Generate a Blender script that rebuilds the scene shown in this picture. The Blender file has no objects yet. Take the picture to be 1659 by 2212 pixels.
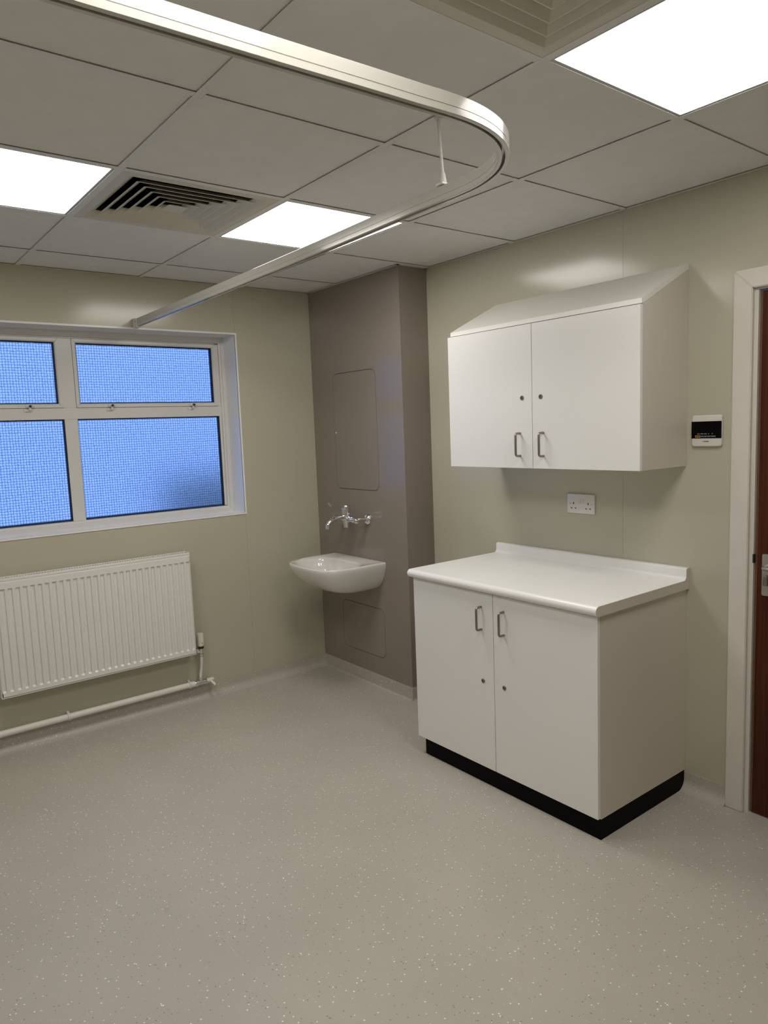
import bpy, bmesh, math, random
from mathutils import Vector, Matrix

random.seed(7)
scene = bpy.context.scene
COL = scene.collection

# ------------------------------------------------------------------ camera
H = 2.385                      # ceiling height
XW, YW = 1.862, 2.134          # right wall, window wall
XL, YR = -1.30, -2.45          # left wall, rear wall
XC, YC = 1.665, 1.243          # pipe boxing: front face, side face

yaw, pitch, roll = 0.660425, -0.1159785, -0.0384309
fwd = Vector((math.sin(yaw) * math.cos(pitch), math.cos(yaw) * math.cos(pitch), math.sin(pitch)))
rt = Vector((math.cos(yaw), -math.sin(yaw), 0))
up = rt.cross(fwd)
r2 = rt * math.cos(roll) + up * math.sin(roll)
u2 = up * math.cos(roll) - rt * math.sin(roll)
cam_data = bpy.data.cameras.new('camera')
cam = bpy.data.objects.new('camera', cam_data)
COL.objects.link(cam)
M = Matrix.Identity(4)
for i in range(3):
    M[i][0], M[i][1], M[i][2] = r2[i], u2[i], -fwd[i]
M[0][3], M[1][3], M[2][3] = -0.831434, -1.769426, H - 0.849978
cam.matrix_world = M
cam_data.sensor_fit = 'HORIZONTAL'
cam_data.sensor_width = 36.0
cam_data.lens = 36.0 * 1552.817 / 1659.0
cam_data.clip_start = 0.02
scene.camera = cam

# ------------------------------------------------------------------ world: plain blue dusk sky
SKY = 1.5
world = bpy.data.worlds.new('dusk_sky')
scene.world = world
world.use_nodes = True
wn, wl = world.node_tree.nodes, world.node_tree.links
wn.clear()
wo = wn.new('ShaderNodeOutputWorld')
wb = wn.new('ShaderNodeBackground')
wtc = wn.new('ShaderNodeTexCoord')
wsep = wn.new('ShaderNodeSeparateXYZ')
wr = wn.new('ShaderNodeValToRGB')
wr.color_ramp.elements[0].position = 0.0
wr.color_ramp.elements[0].color = (0.25, 0.42, 0.86, 1)
wr.color_ramp.elements[1].position = 0.6
wr.color_ramp.elements[1].color = (0.28, 0.49, 0.90, 1)
wl.new(wtc.outputs['Generated'], wsep.inputs[0])
wl.new(wsep.outputs['Z'], wr.inputs[0])
wl.new(wr.outputs[0], wb.inputs[0])
wb.inputs[1].default_value = SKY
wl.new(wb.outputs[0], wo.inputs[0])

PANEL = 10.6                    # radiance of the LED ceiling panels
LAMP = (1.0, 0.958, 0.895)

vs = scene.view_settings
vs.view_transform = 'Standard'
vs.look = 'None'
vs.exposure = 0.0
vs.gamma = 1.0
vs.use_curve_mapping = False
scene.display_settings.display_device = 'sRGB'
scene.cycles.use_light_tree = False
scene.cycles.max_bounces = 8
scene.cycles.diffuse_bounces = 4
scene.cycles.glossy_bounces = 4
scene.cycles.transmission_bounces = 6
scene.cycles.caustics_reflective = True
scene.cycles.caustics_refractive = True
scene.cycles.blur_glossy = 0.5
scene.cycles.sample_clamp_indirect = 6.0

# ------------------------------------------------------------------ materials
def _nt(name):
    m = bpy.data.materials.new(name)
    m.use_nodes = True
    nt = m.node_tree
    return m, nt, nt.nodes, nt.links, nt.nodes['Principled BSDF']


def mat(name, col, rough=0.5, metal=0.0, spec=0.5, vary=0.03, vscale=6.0, bump=0.0, bscale=200.0, coat=0.0, rvary=0.0):
    m, nt, N, L, p = _nt(name)
    p.inputs['Roughness'].default_value = rough
    p.inputs['Metallic'].default_value = metal
    p.inputs['Specular IOR Level'].default_value = spec
    if coat:
        p.inputs['Coat Weight'].default_value = coat
        p.inputs['Coat Roughness'].default_value = 0.06
    tc = N.new('ShaderNodeTexCoord')
    nz = N.new('ShaderNodeTexNoise')
    nz.inputs['Scale'].default_value = vscale
    nz.inputs['Detail'].default_value = 4
    L.new(tc.outputs['Object'], nz.inputs['Vector'])
    r = N.new('ShaderNodeValToRGB')
    r.color_ramp.elements[0].position = 0.3
    r.color_ramp.elements[1].position = 0.7
    r.color_ramp.elements[0].color = tuple(c * (1 - vary) for c in col) + (1,)
    r.color_ramp.elements[1].color = tuple(min(1, c * (1 + vary)) for c in col) + (1,)
    L.new(nz.outputs['Fac'], r.inputs[0])
    L.new(r.outputs[0], p.inputs['Base Color'])
    if rvary:
        mr = N.new('ShaderNodeMapRange')
        mr.inputs['To Min'].default_value = rough - rvary
        mr.inputs['To Max'].default_value = rough + rvary
        L.new(nz.outputs['Fac'], mr.inputs['Value'])
        L.new(mr.outputs[0], p.inputs['Roughness'])
    if bump:
        b = N.new('ShaderNodeTexNoise')
        b.inputs['Scale'].default_value = bscale
        b.inputs['Detail'].default_value = 3
        L.new(tc.outputs['Object'], b.inputs['Vector'])
        bp = N.new('ShaderNodeBump')
        bp.inputs['Strength'].default_value = bump
        bp.inputs['Distance'].default_value = 0.001
        L.new(b.outputs['Fac'], bp.inputs['Height'])
        L.new(bp.outputs[0], p.inputs['Normal'])
    return m


def floor_mat():
    m, nt, N, L, p = _nt('speckled_safety_vinyl')
    geo = N.new('ShaderNodeNewGeometry')
    col = (0.49, 0.455, 0.40)
    nz = N.new('ShaderNodeTexNoise')
    nz.inputs['Scale'].default_value = 2.2
    nz.inputs['Detail'].default_value = 6
    L.new(geo.outputs['Position'], nz.inputs['Vector'])
    base = N.new('ShaderNodeValToRGB')
    base.color_ramp.elements[0].position = 0.3
    base.color_ramp.elements[0].color = (col[0] * .95, col[1] * .95, col[2] * .94, 1)
    base.color_ramp.elements[1].position = 0.72
    base.color_ramp.elements[1].color = (col[0] * 1.04, col[1] * 1.04, col[2] * 1.04, 1)
    L.new(nz.outputs['Fac'], base.inputs[0])
    last = base.outputs[0]

    def specks(scale, radius, keep, colr, last):
        v = N.new('ShaderNodeTexVoronoi')
        v.inputs['Scale'].default_value = scale
        L.new(geo.outputs['Position'], v.inputs['Vector'])
        lt = N.new('ShaderNodeMath'); lt.operation = 'LESS_THAN'
        lt.inputs[1].default_value = radius
        L.new(v.outputs['Distance'], lt.inputs[0])
        sp = N.new('ShaderNodeSeparateXYZ')
        L.new(v.outputs['Color'], sp.inputs[0])
        gt = N.new('ShaderNodeMath'); gt.operation = 'LESS_THAN'
        gt.inputs[1].default_value = keep
        L.new(sp.outputs[0], gt.inputs[0])
        mu = N.new('ShaderNodeMath'); mu.operation = 'MULTIPLY'
        L.new(lt.outputs[0], mu.inputs[0]); L.new(gt.outputs[0], mu.inputs[1])
        mx = N.new('ShaderNodeMix'); mx.data_type = 'RGBA'
        L.new(mu.outputs[0], mx.inputs['Factor'])
        L.new(last, mx.inputs['A'])
        mx.inputs['B'].default_value = colr + (1,)
        return mx.outputs['Result']
    last = specks(70, 0.16, 0.42, (0.30, 0.27, 0.225), last)
    last = specks(58, 0.135, 0.60, (0.95, 0.94, 0.91), last)
    last = specks(110, 0.11, 0.40, (0.74, 0.72, 0.68), last)
    # a few faint scuffs
    st = N.new('ShaderNodeTexNoise')
    st.inputs['Scale'].default_value = 7.5
    st.inputs['Detail'].default_value = 5
    st.inputs['Distortion'].default_value = 1.2
    L.new(geo.outputs['Position'], st.inputs['Vector'])
    sr = N.new('ShaderNodeMapRange')
    sr.inputs['From Min'].default_value = 0.69
    sr.inputs['From Max'].default_value = 0.78
    sr.inputs['To Max'].default_value = 0.35
    L.new(st.outputs['Fac'], sr.inputs['Value'])
    mx = N.new('ShaderNodeMix'); mx.data_type = 'RGBA'
    L.new(sr.outputs[0], mx.inputs['Factor'])
    L.new(last, mx.inputs['A'])
    mx.inputs['B'].default_value = (0.34, 0.30, 0.25, 1)
    L.new(mx.outputs['Result'], p.inputs['Base Color'])
    p.inputs['Roughness'].default_value = 0.42
    p.inputs['Specular IOR Level'].default_value = 0.45
    b = N.new('ShaderNodeTexNoise')
    b.inputs['Scale'].default_value = 320
    L.new(geo.outputs['Position'], b.inputs['Vector'])
    bp = N.new('ShaderNodeBump')
    bp.inputs['Strength'].default_value = 0.12
    bp.inputs['Distance'].default_value = 0.001
    L.new(b.outputs['Fac'], bp.inputs['Height'])
    L.new(bp.outputs[0], p.inputs['Normal'])
    return m


def glass_mat():
    # obscured glass with a woven square pattern rolled into it
    m, nt, N, L, p = _nt('obscured_pattern_glass')
    N.remove(p)
    out = N['Material Output']
    tc = N.new('ShaderNodeNewGeometry')
    warp = N.new('ShaderNodeTexNoise')
    warp.inputs['Scale'].default_value = 60
    L.new(tc.outputs['Position'], warp.inputs['Vector'])
    wm = N.new('ShaderNodeVectorMath'); wm.operation = 'SCALE'
    wm.inputs['Scale'].default_value = 0.010
    L.new(warp.outputs['Color'], wm.inputs[0])
    ad = N.new('ShaderNodeVectorMath'); ad.operation = 'ADD'
    L.new(tc.outputs['Position'], ad.inputs[0]); L.new(wm.outputs[0], ad.inputs[1])
    sep = N.new('ShaderNodeSeparateXYZ')
    L.new(ad.outputs[0], sep.inputs[0])

    def line(sock):
        mu = N.new('ShaderNodeMath'); mu.operation = 'MULTIPLY'; mu.inputs[1].default_value = 1 / 0.0138
        L.new(sock, mu.inputs[0])
        fr = N.new('ShaderNodeMath'); fr.operation = 'PINGPONG'; fr.inputs[1].default_value = 0.5
        L.new(mu.outputs[0], fr.inputs[0])
        mr = N.new('ShaderNodeMapRange')
        mr.inputs['From Min'].default_value = 0.02
        mr.inputs['From Max'].default_value = 0.22
        L.new(fr.outputs[0], mr.inputs['Value'])
        return mr.outputs[0]
    lx, lz = line(sep.outputs['X']), line(sep.outputs['Z'])
    mn = N.new('ShaderNodeMath'); mn.operation = 'MULTIPLY'
    L.new(lx, mn.inputs[0]); L.new(lz, mn.inputs[1])
    fine = N.new('ShaderNodeTexNoise')
    fine.inputs['Scale'].default_value = 240
    fine.inputs['Detail'].default_value = 2
    L.new(tc.outputs['Position'], fine.inputs['Vector'])
    hsum = N.new('ShaderNodeMath'); hsum.operation = 'ADD'
    L.new(mn.outputs[0], hsum.inputs[0]); L.new(fine.outputs['Fac'], hsum.inputs[1])
    bp = N.new('ShaderNodeBump')
    bp.inputs['Strength'].default_value = 0.5
    bp.inputs['Distance'].default_value = 0.0012
    L.new(hsum.outputs[0], bp.inputs['Height'])
    ramp = N.new('ShaderNodeValToRGB')
    ramp.color_ramp.elements[0].position = 0.0
    ramp.color_ramp.elements[0].color = (0.46, 0.55, 0.70, 1)
    ramp.color_ramp.elements[1].position = 0.8
    ramp.color_ramp.elements[1].color = (0.97, 0.98, 1.0, 1)
    # grain of the rolled surface on top of the woven lines
    gr = N.new('ShaderNodeMapRange')
    gr.inputs['From Min'].default_value = 0.3
    gr.inputs['From Max'].default_value = 0.7
    gr.inputs['To Min'].default_value = 0.55
    gr.inputs['To Max'].default_value = 1.1
    L.new(fine.outputs['Fac'], gr.inputs['Value'])
    gm = N.new('ShaderNodeMath'); gm.operation = 'MULTIPLY'
    L.new(mn.outputs[0], gm.inputs[0]); L.new(gr.outputs[0], gm.inputs[1])
    L.new(gm.outputs[0], ramp.inputs[0])
    g = N.new('ShaderNodeBsdfGlass')
    g.inputs['Roughness'].default_value = 0.30
    g.inputs['IOR'].default_value = 1.2
    L.new(ramp.outputs[0], g.inputs['Color'])
    L.new(bp.outputs[0], g.inputs['Normal'])
    L.new(g.outputs[0], out.inputs['Surface'])
    return m


def wood_mat():
    m, nt, N, L, p = _nt('dark_mahogany_veneer')
    tc = N.new('ShaderNodeNewGeometry')
    mp = N.new('ShaderNodeMapping')
    mp.inputs['Scale'].default_value = (60, 60, 1.6)
    L.new(tc.outputs['Position'], mp.inputs['Vector'])
    nz = N.new('ShaderNodeTexNoise')
    nz.inputs['Scale'].default_value = 1.5
    nz.inputs['Detail'].default_value = 8
    nz.inputs['Distortion'].default_value = 0.5
    L.new(mp.outputs[0], nz.inputs['Vector'])
    r = N.new('ShaderNodeValToRGB')
    r.color_ramp.elements[0].position = 0.3
    r.color_ramp.elements[0].color = (0.040, 0.006, 0.002, 1)
    r.color_ramp.elements[1].position = 0.72
    r.color_ramp.elements[1].color = (0.095, 0.024, 0.007, 1)
    L.new(nz.outputs['Fac'], r.inputs[0])
    L.new(r.outputs[0], p.inputs['Base Color'])
    p.inputs['Roughness'].default_value = 0.45
    p.inputs['Specular IOR Level'].default_value = 0.25
    return m


def emit_mat(name, col, s):
    m, nt, N, L, p = _nt(name)
    p.inputs['Base Color'].default_value = tuple(0.3 * c for c in col) + (1,)
    p.inputs['Emission Color'].default_value = tuple(col) + (1,)
    p.inputs['Emission Strength'].default_value = s
    return m


M_WALL = mat('cream_wall_laminate', (0.515, 0.495, 0.395), 0.17, vary=0.012, vscale=1.5, spec=0.5, rvary=0.02)
M_COLM = mat('taupe_panel_laminate', (0.275, 0.235, 0.20), 0.15, vary=0.02, vscale=1.2, spec=0.5)
M_DARK = mat('black_void', (0.012, 0.011, 0.010), 0.9, spec=0.1)
M_GAP = mat('dark_joint', (0.06, 0.05, 0.042), 0.8, spec=0.1)
M_FLOOR = floor_mat()
M_WELD = mat('vinyl_weld_rod', (0.54, 0.51, 0.46), 0.4)
M_TILE = mat('ceiling_tile_mineral', (0.78, 0.77, 0.75), 0.9, vary=0.025, vscale=12, bump=0.12, bscale=260, spec=0.15)
M_TEE = mat('ceiling_grid_white', (0.75, 0.74, 0.715), 0.5, vary=0.01)
M_TILEEDGE = mat('wall_angle_white', (0.62, 0.60, 0.55), 0.5, vary=0.01)
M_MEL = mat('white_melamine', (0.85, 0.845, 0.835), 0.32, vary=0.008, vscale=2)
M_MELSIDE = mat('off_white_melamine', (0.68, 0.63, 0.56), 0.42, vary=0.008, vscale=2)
M_MELTOP = mat('white_melamine_polished', (0.86, 0.85, 0.82), 0.17, vary=0.008, vscale=2)
M_TOP = mat('white_postformed_laminate', (0.91, 0.905, 0.895), 0.26, vary=0.006, vscale=3)
M_PLINTH = mat('black_plinth_board', (0.004, 0.0035, 0.0035), 0.5, spec=0.06)
M_STEEL = mat('brushed_steel', (0.30, 0.28, 0.25), 0.38, metal=1.0, vary=0.04, vscale=90)
M_SATIN = mat('satin_aluminium', (0.55, 0.54, 0.52), 0.35, metal=1.0, vary=0.03, vscale=60)
M_CHROME = mat('polished_chrome', (0.78, 0.79, 0.80), 0.07, metal=1.0, vary=0.01)
M_BLACK = mat('black_plastic', (0.012, 0.012, 0.012), 0.4)
M_CERAM = mat('white_ceramic_glaze', (0.80, 0.79, 0.76), 0.10, vary=0.006, coat=0.6)
M_RAD = mat('radiator_white_enamel', (0.80, 0.785, 0.765), 0.33, vary=0.008)
M_PIPE = mat('painted_pipe_white', (0.80, 0.775, 0.73), 0.38, vary=0.03, vscale=20)
M_CREAMPL = mat('ivory_plastic', (0.72, 0.69, 0.58), 0.4)
M_UPVC = mat('white_upvc', (0.70, 0.69, 0.67), 0.30, vary=0.012, vscale=4)
M_REVEAL = mat('white_reveal_board', (0.88, 0.88, 0.88), 0.18, vary=0.008)
M_GASKET = mat('black_rubber_gasket', (0.006, 0.006, 0.008), 0.6)
M_GLASS = glass_mat()
M_TRACK = mat('white_track_enamel', (0.52, 0.505, 0.46), 0.16, vary=0.006, coat=0.3)
M_VENT = mat('warm_white_vent_metal', (0.62, 0.59, 0.50), 0.42, vary=0.01)
M_ROD = mat('hanger_rod_white', (0.72, 0.71, 0.68), 0.2)
M_FRAMEW = mat('light_frame_aluminium', (0.48, 0.48, 0.48), 0.45, vary=0.01)
M_LAMP = emit_mat('led_diffuser', LAMP, PANEL)
M_GLOSSW = mat('white_gloss_paint', (0.70, 0.66, 0.61), 0.38, vary=0.025, vscale=9, bump=0.05, bscale=40)
M_WOOD = wood_mat()
M_LIP = mat('hardwood_lipping', (0.14, 0.065, 0.036), 0.5, vary=0.15, vscale=30)
M_WHITEPL = mat('white_plastic', (0.72, 0.70, 0.67), 0.3, vary=0.006)
M_SCREEN = mat('black_glass_screen', (0.002, 0.002, 0.0025), 0.12, spec=0.1)
M_PRINT = mat('dark_print', (0.03, 0.028, 0.026), 0.6)
M_ICON = emit_mat('display_icon_grey', (0.55, 0.56, 0.58), 0.12)
M_ORANGE = emit_mat('display_key_amber', (0.85, 0.42, 0.08), 0.12)
M_KEYGREY = emit_mat('display_key_grey', (0.36, 0.33, 0.36), 0.05)
M_GROUND = mat('outdoor_paving', (0.34, 0.35, 0.36), 0.9, vary=0.2, vscale=1)
M_OUTWALL = mat('outdoor_brick_wall', (0.40, 0.39, 0.39), 0.9, vary=0.2, vscale=8)
M_RENDER = mat('outdoor_render', (0.35, 0.34, 0.32), 0.9)


# ------------------------------------------------------------------ mesh helpers
ORG = {}                                   # world origin of every object


class MB:
    def __init__(self):
        self.bm = bmesh.new()

    def box(self, x0, x1, y0, y1, z0, z1, bev=0.0, seg=2):
        v = [self.bm.verts.new(c) for c in ((x0, y0, z0), (x1, y0, z0), (x1, y1, z0), (x0, y1, z0),
                                            (x0, y0, z1), (x1, y0, z1), (x1, y1, z1), (x0, y1, z1))]
        fs = [self.bm.faces.new([v[i] for i in f]) for f in
              ((0, 3, 2, 1), (4, 5, 6, 7), (0, 1, 5, 4), (1, 2, 6, 5), (2, 3, 7, 6), (3, 0, 4, 7))]
        if bev:
            es = list({e for f in fs for e in f.edges})
            bmesh.ops.bevel(self.bm, geom=es, offset=bev, segments=seg, affect='EDGES', profile=0.5)
        return self

    def ring(self, pts):
        return [self.bm.verts.new(p) for p in pts]

    def loft(self, rings, close=True, cap0=True, cap1=True, loop=False):
        R = [self.ring(r) for r in rings]
        n = len(R[0])
        pairs = list(zip(R[:-1], R[1:]))
        if loop:
            pairs.append((R[-1], R[0]))
        for a, b in pairs:
            for i in range(n if close else n - 1):
                j = (i + 1) % n
                try:
                    self.bm.faces.new((a[i], a[j], b[j], b[i]))
                except ValueError:
                    pass
        if cap0 and not loop:
            self.bm.faces.new(R[0][::-1])
        if cap1 and not loop:
            self.bm.faces.new(R[-1])
        return self

    def tube(self, path, r, n=12, cap=True):
        path = [Vector(p) for p in path]
        rs = r if isinstance(r, (list, tuple)) else [r] * len(path)
        rings = []
        prev = None
        for i, p in enumerate(path):
            if i == 0:
                t = path[1] - p
            elif i == len(path) - 1:
                t = p - path[i - 1]
            else:
                t = (path[i + 1] - p).normalized() + (p - path[i - 1]).normalized()
            t.normalize()
            if prev is None:
                a = Vector((0, 0, 1)) if abs(t.z) < 0.9 else Vector((1, 0, 0))
                n1 = t.cross(a).normalized()
            else:
                n1 = (prev - t * prev.dot(t)).normalized()
            prev = n1
            n2 = t.cross(n1)
            rings.append([p + (n1 * math.cos(2 * math.pi * k / n) + n2 * math.sin(2 * math.pi * k / n)) * rs[i] for k in range(n)])
        return self.loft(rings, cap0=cap, cap1=cap)

    def lathe(self, p0, axis, prof, n=24):
        """prof: list of (distance along axis, radius)"""
        ax = Vector(axis).normalized()
        a = Vector((0, 0, 1)) if abs(ax.z) < 0.9 else Vector((1, 0, 0))
        n1 = ax.cross(a).normalized()
        n2 = ax.cross(n1)
        p0 = Vector(p0)
        rings = [[p0 + ax * d + (n1 * math.cos(2 * math.pi * k / n) + n2 * math.sin(2 * math.pi * k / n)) * max(r, 1e-4)
                  for k in range(n)] for d, r in prof]
        return self.loft(rings)

    def prism(self, pts, axis, a0, a1):
        """pts: closed 2d outline; axis 'x' -> (y,z), 'y' -> (x,z), 'z' -> (x,y)"""
        def mk(p, a):
            return {'x': (a, p[0], p[1]), 'y': (p[0], a, p[1]), 'z': (p[0], p[1], a)}[axis]
        return self.loft([[mk(p, a0) for p in pts], [mk(p, a1) for p in pts]])

    def holed(self, outer, holes, axis, a0, a1):
        """flat plate from a0 to a1 with holes through it"""
        def mk(p, a):
            return {'x': (a, p[0], p[1]), 'y': (p[0], a, p[1]), 'z': (p[0], p[1], a)}[axis]
        for a in (a0, a1):
            es = []
            for lp in [outer] + holes:
                vv = [self.bm.verts.new(mk(p, a)) for p in lp]
                es += [self.bm.edges.new((vv[i], vv[(i + 1) % len(vv)])) for i in range(len(vv))]
            bmesh.ops.triangle_fill(self.bm, edges=es, use_beauty=True)
        for lp in [outer] + holes:
            n = len(lp)
            A = [self.bm.verts.new(mk(p, a0)) for p in lp]
            Bv = [self.bm.verts.new(mk(p, a1)) for p in lp]
            for i in range(n):
                j = (i + 1) % n
                self.bm.faces.new((A[i], A[j], Bv[j], Bv[i]))
        return self


def rect(x0, x1, z0, z1):
    return [(x0, z0), (x1, z0), (x1, z1), (x0, z1)]


def rrect(x0, x1, z0, z1, r, n=6):
    out = []
    for cx, cz, a0 in ((x1 - r, z1 - r, 0), (x0 + r, z1 - r, 90), (x0 + r, z0 + r, 180), (x1 - r, z0 + r, 270)):
        for k in range(n + 1):
            a = math.radians(a0 + 90 * k / n)
            out.append((cx + r * math.cos(a), cz + r * math.sin(a)))
    return out


def obj(name, mb, m, parent=None, smooth=True, ang=35.0, origin=None):
    bm = mb.bm
    bmesh.ops.remove_doubles(bm, verts=bm.verts, dist=1e-6)
    bmesh.ops.recalc_face_normals(bm, faces=bm.faces)
    lo = [min(v.co[i] for v in bm.verts) for i in range(3)]
    hi = [max(v.co[i] for v in bm.verts) for i in range(3)]
    org = Vector(origin) if origin else Vector(((lo[0] + hi[0]) / 2, (lo[1] + hi[1]) / 2, lo[2] if parent is None else (lo[2] + hi[2]) / 2))
    bmesh.ops.translate(bm, verts=bm.verts, vec=-org)
    me = bpy.data.meshes.new(name)
    bm.to_mesh(me)
    bm.free()
    me.materials.append(m)
    if smooth:
        for p in me.polygons:
            p.use_smooth = True
        me.set_sharp_from_angle(angle=math.radians(ang))
    o = bpy.data.objects.new(name, me)
    COL.objects.link(o)
    if parent is not None:
        o.parent = parent
        o.location = org - ORG[parent]
    else:
        o.location = org
    ORG[o] = org
    return o


def thing(name, loc, label=None, cat=None, group=None, kind=None):
    o = bpy.data.objects.new(name, None)
    o.empty_display_size = 0.1
    COL.objects.link(o)
    o.location = loc
    ORG[o] = Vector(loc)
    tag(o, label, cat, group, kind)
    return o


def tag(o, label=None, cat=None, group=None, kind=None):
    if label:
        o['label'] = label
    if cat:
        o['category'] = cat
    if group:
        o['group'] = group
    if kind:
        o['kind'] = kind
    return o


def copy_part(o, parent, org):
    c = o.copy()
    COL.objects.link(c)
    c.parent = parent
    c.location = Vector(org) - ORG[parent]
    ORG[c] = Vector(org)
    return c


def copy_tree(root, loc):
    d = Vector(loc) - ORG[root]
    r = root.copy()
    COL.objects.link(r)
    r.location = loc
    ORG[r] = Vector(loc)
    for ch in list(root.children):
        c = ch.copy(); COL.objects.link(c); c.parent = r
        ORG[c] = ORG[ch] + d
        for g in list(ch.children):
            e = g.copy(); COL.objects.link(e); e.parent = c
            ORG[e] = ORG[g] + d
    return r


# ------------------------------------------------------------------ the room shell
T = 0.10
floor = tag(obj('floor', MB().box(XL - T, XW + T, YR - T, YW + 0.30, -0.06, 0.0), M_FLOOR, smooth=False),
            'speckled grey-beige sheet vinyl floor', kind='structure')
obj('weld_seam', MB().box(-0.0091, -0.0069, YR, YW - 0.05, -0.0005, 0.0004), M_WELD, floor)

# window wall (backing slab + laminate sheets)
WX0, WX1, WZ0, WZ1 = -0.663, 1.145, 1.066, 2.110
YF = 2.285                                   # room-side face of the window frame
YO = YW + 0.30
wall_back = tag(obj('wall_back', MB().holed(rect(XL - T, XW + T, 0, H + 0.3), [rect(WX0 - 0.012, WX1 + 0.012, WZ0 - 0.012, WZ1 + 0.012)], 'y', YW + 0.004, YO), M_RENDER, smooth=False),
                'cream laminate-clad window wall', kind='structure')
SEAM = 1.1465
obj('wall_panel', MB().holed(rect(XL, SEAM - 0.0003, 0.0, H + 0.02), [rect(WX0, WX1, WZ0, WZ1)], 'y', YW, YW + 0.004), M_WALL, wall_back, smooth=False)
obj('wall_panel', MB().box(SEAM + 0.0003, XC + 0.006, YW, YW + 0.004, 0, H + 0.02), M_WALL, wall_back, smooth=False)

# right wall with the door opening
DY0, DY1, DZ = -1.425, -0.530, 1.982         # clear opening of the frame
wall_right = tag(obj('wall_right', MB().holed([(YR - T, 0), (DY0 - 0.03, 0), (DY0 - 0.03, DZ + 0.03), (DY1 + 0.03, DZ + 0.03), (DY1 + 0.03, 0), (YO, 0), (YO, H + 0.3), (YR - T, H + 0.3)], [], 'x', XW + 0.004, XW + T + 0.02), M_RENDER, smooth=False),
                 'cream laminate-clad wall behind the cabinets', kind='structure')
RS = 0.023
obj('wall_panel', MB().box(XW, XW + 0.004, RS + 0.0004, YC + 0.01, 0, H + 0.02), M_WALL, wall_right, smooth=False)
obj('wall_panel', MB().prism([(YR, 0), (DY0 - 0.03, 0), (DY0 - 0.03, DZ + 0.03), (DY1 + 0.03, DZ + 0.03), (DY1 + 0.03, 0), (RS - 0.0004, 0), (RS - 0.0004, H + 0.02), (YR, H + 0.02)], 'x', XW, XW + 0.004), M_WALL, wall_right, smooth=False)

tag(obj('wall_left', MB().box(XL - T, XL, YR - T, YO, 0, H + 0.3), M_WALL, smooth=False), 'plain cream wall opposite the cabinets', kind='structure')
tag(obj('wall_rear', MB().box(XL, XW, YR - T, YR, 0, H + 0.3), M_WALL, smooth=False), 'plain cream wall opposite the window', kind='structure')

# pipe boxing in the corner: taupe sheets with two access panels
boxing = tag(obj('wall_boxing', MB().box(XC + 0.008, XW + 0.002, YC + 0.006, YW + 0.002, 0, H + 0.2), M_GAP, smooth=False),
             'taupe laminate pipe boxing in the corner behind the basin', kind='structure')
PU = (1.477, 1.903, 1.178, 1.872, 0.045)
PL = (1.477, 1.903, 0.184, 0.483, 0.045)
obj('front_panel', MB().holed(rect(YC, YW - 0.001, 0, H + 0.1), [rrect(*PU), rrect(*PL)], 'x', XC, XC + 0.006), M_COLM, boxing, smooth=False)
obj('side_panel', MB().box(XC + 0.0062, XW - 0.001, YC, YC + 0.005, 0, H + 0.1), M_COLM, boxing, smooth=False)
g = 0.0028
acc = None
for (a, b, c, d, r) in (PU, PL):
    ap = obj('access_panel', MB().prism(rrect(a + g, b - g, c + g, d - g, r - g), 'x', XC, XC + 0.006), M_COLM, boxing, smooth=False)
    if acc is None:
        acc = ap
obj('screw_cap', MB().lathe((XC, 1.889, 1.518), (-1, 0, 0), [(0, 0.0055), (0.002, 0.0055), (0.003, 0.004)], 14), M_WHITEPL, acc)


# coved vinyl skirting
def cove(name, p0, p1, out, height, rad, label):
    """p0,p1: ends on the wall line; out: unit vector into the room"""
    th = 0.003
    prof = [(0, 0.0), (0, height), (th, height)]
    for k in range(9):
        a = math.pi / 2 * k / 8
        prof.append((th + rad - rad * math.cos(a), rad - rad * math.sin(a) + 0.0004))
    prof.append((th + rad, 0.0))
    ox, oy = out
    rings = [[(p[0] + d * ox, p[1] + d * oy, z) for d, z in prof] for p in (p0, p1)]
    return tag(obj(name, MB().loft(rings), M_FLOOR, ang=50), label, kind='structure')


cove('baseboard_back', (XL, YW), (XC, YW), (0, -1), 0.078, 0.045, 'coved grey-beige vinyl skirting below the radiator')
cove('baseboard_right', (XW, YC), (XW, -0.449), (-1, 0), 0.074, 0.045, 'coved grey-beige vinyl skirting between cabinet and door')
bb = cove('baseboard_boxing', (XC, YW - 0.001), (XC, YC), (-1, 0), 0.076, 0.010, 'coved vinyl skirting below the taupe boxing')
obj('weld_seam', MB().box(XC - 0.0165, XC - 0.0130, YC - 0.012, YW - 0.05, 0.0, 0.0012), M_WELD, bb)
cove('baseboard_return', (XC - 0.003, YC), (XW, YC), (0, -1), 0.076, 0.010, 'short vinyl skirting on the side of the boxing')
cove('baseboard_left', (XL, YR), (XL, YW), (1, 0), 0.076, 0.045, 'coved vinyl skirting on the wall opposite the cabinets')
cove('baseboard_rear', (XL, YR), (XW, YR), (0, 1), 0.076, 0.045, 'coved vinyl skirting on the wall opposite the window')

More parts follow.
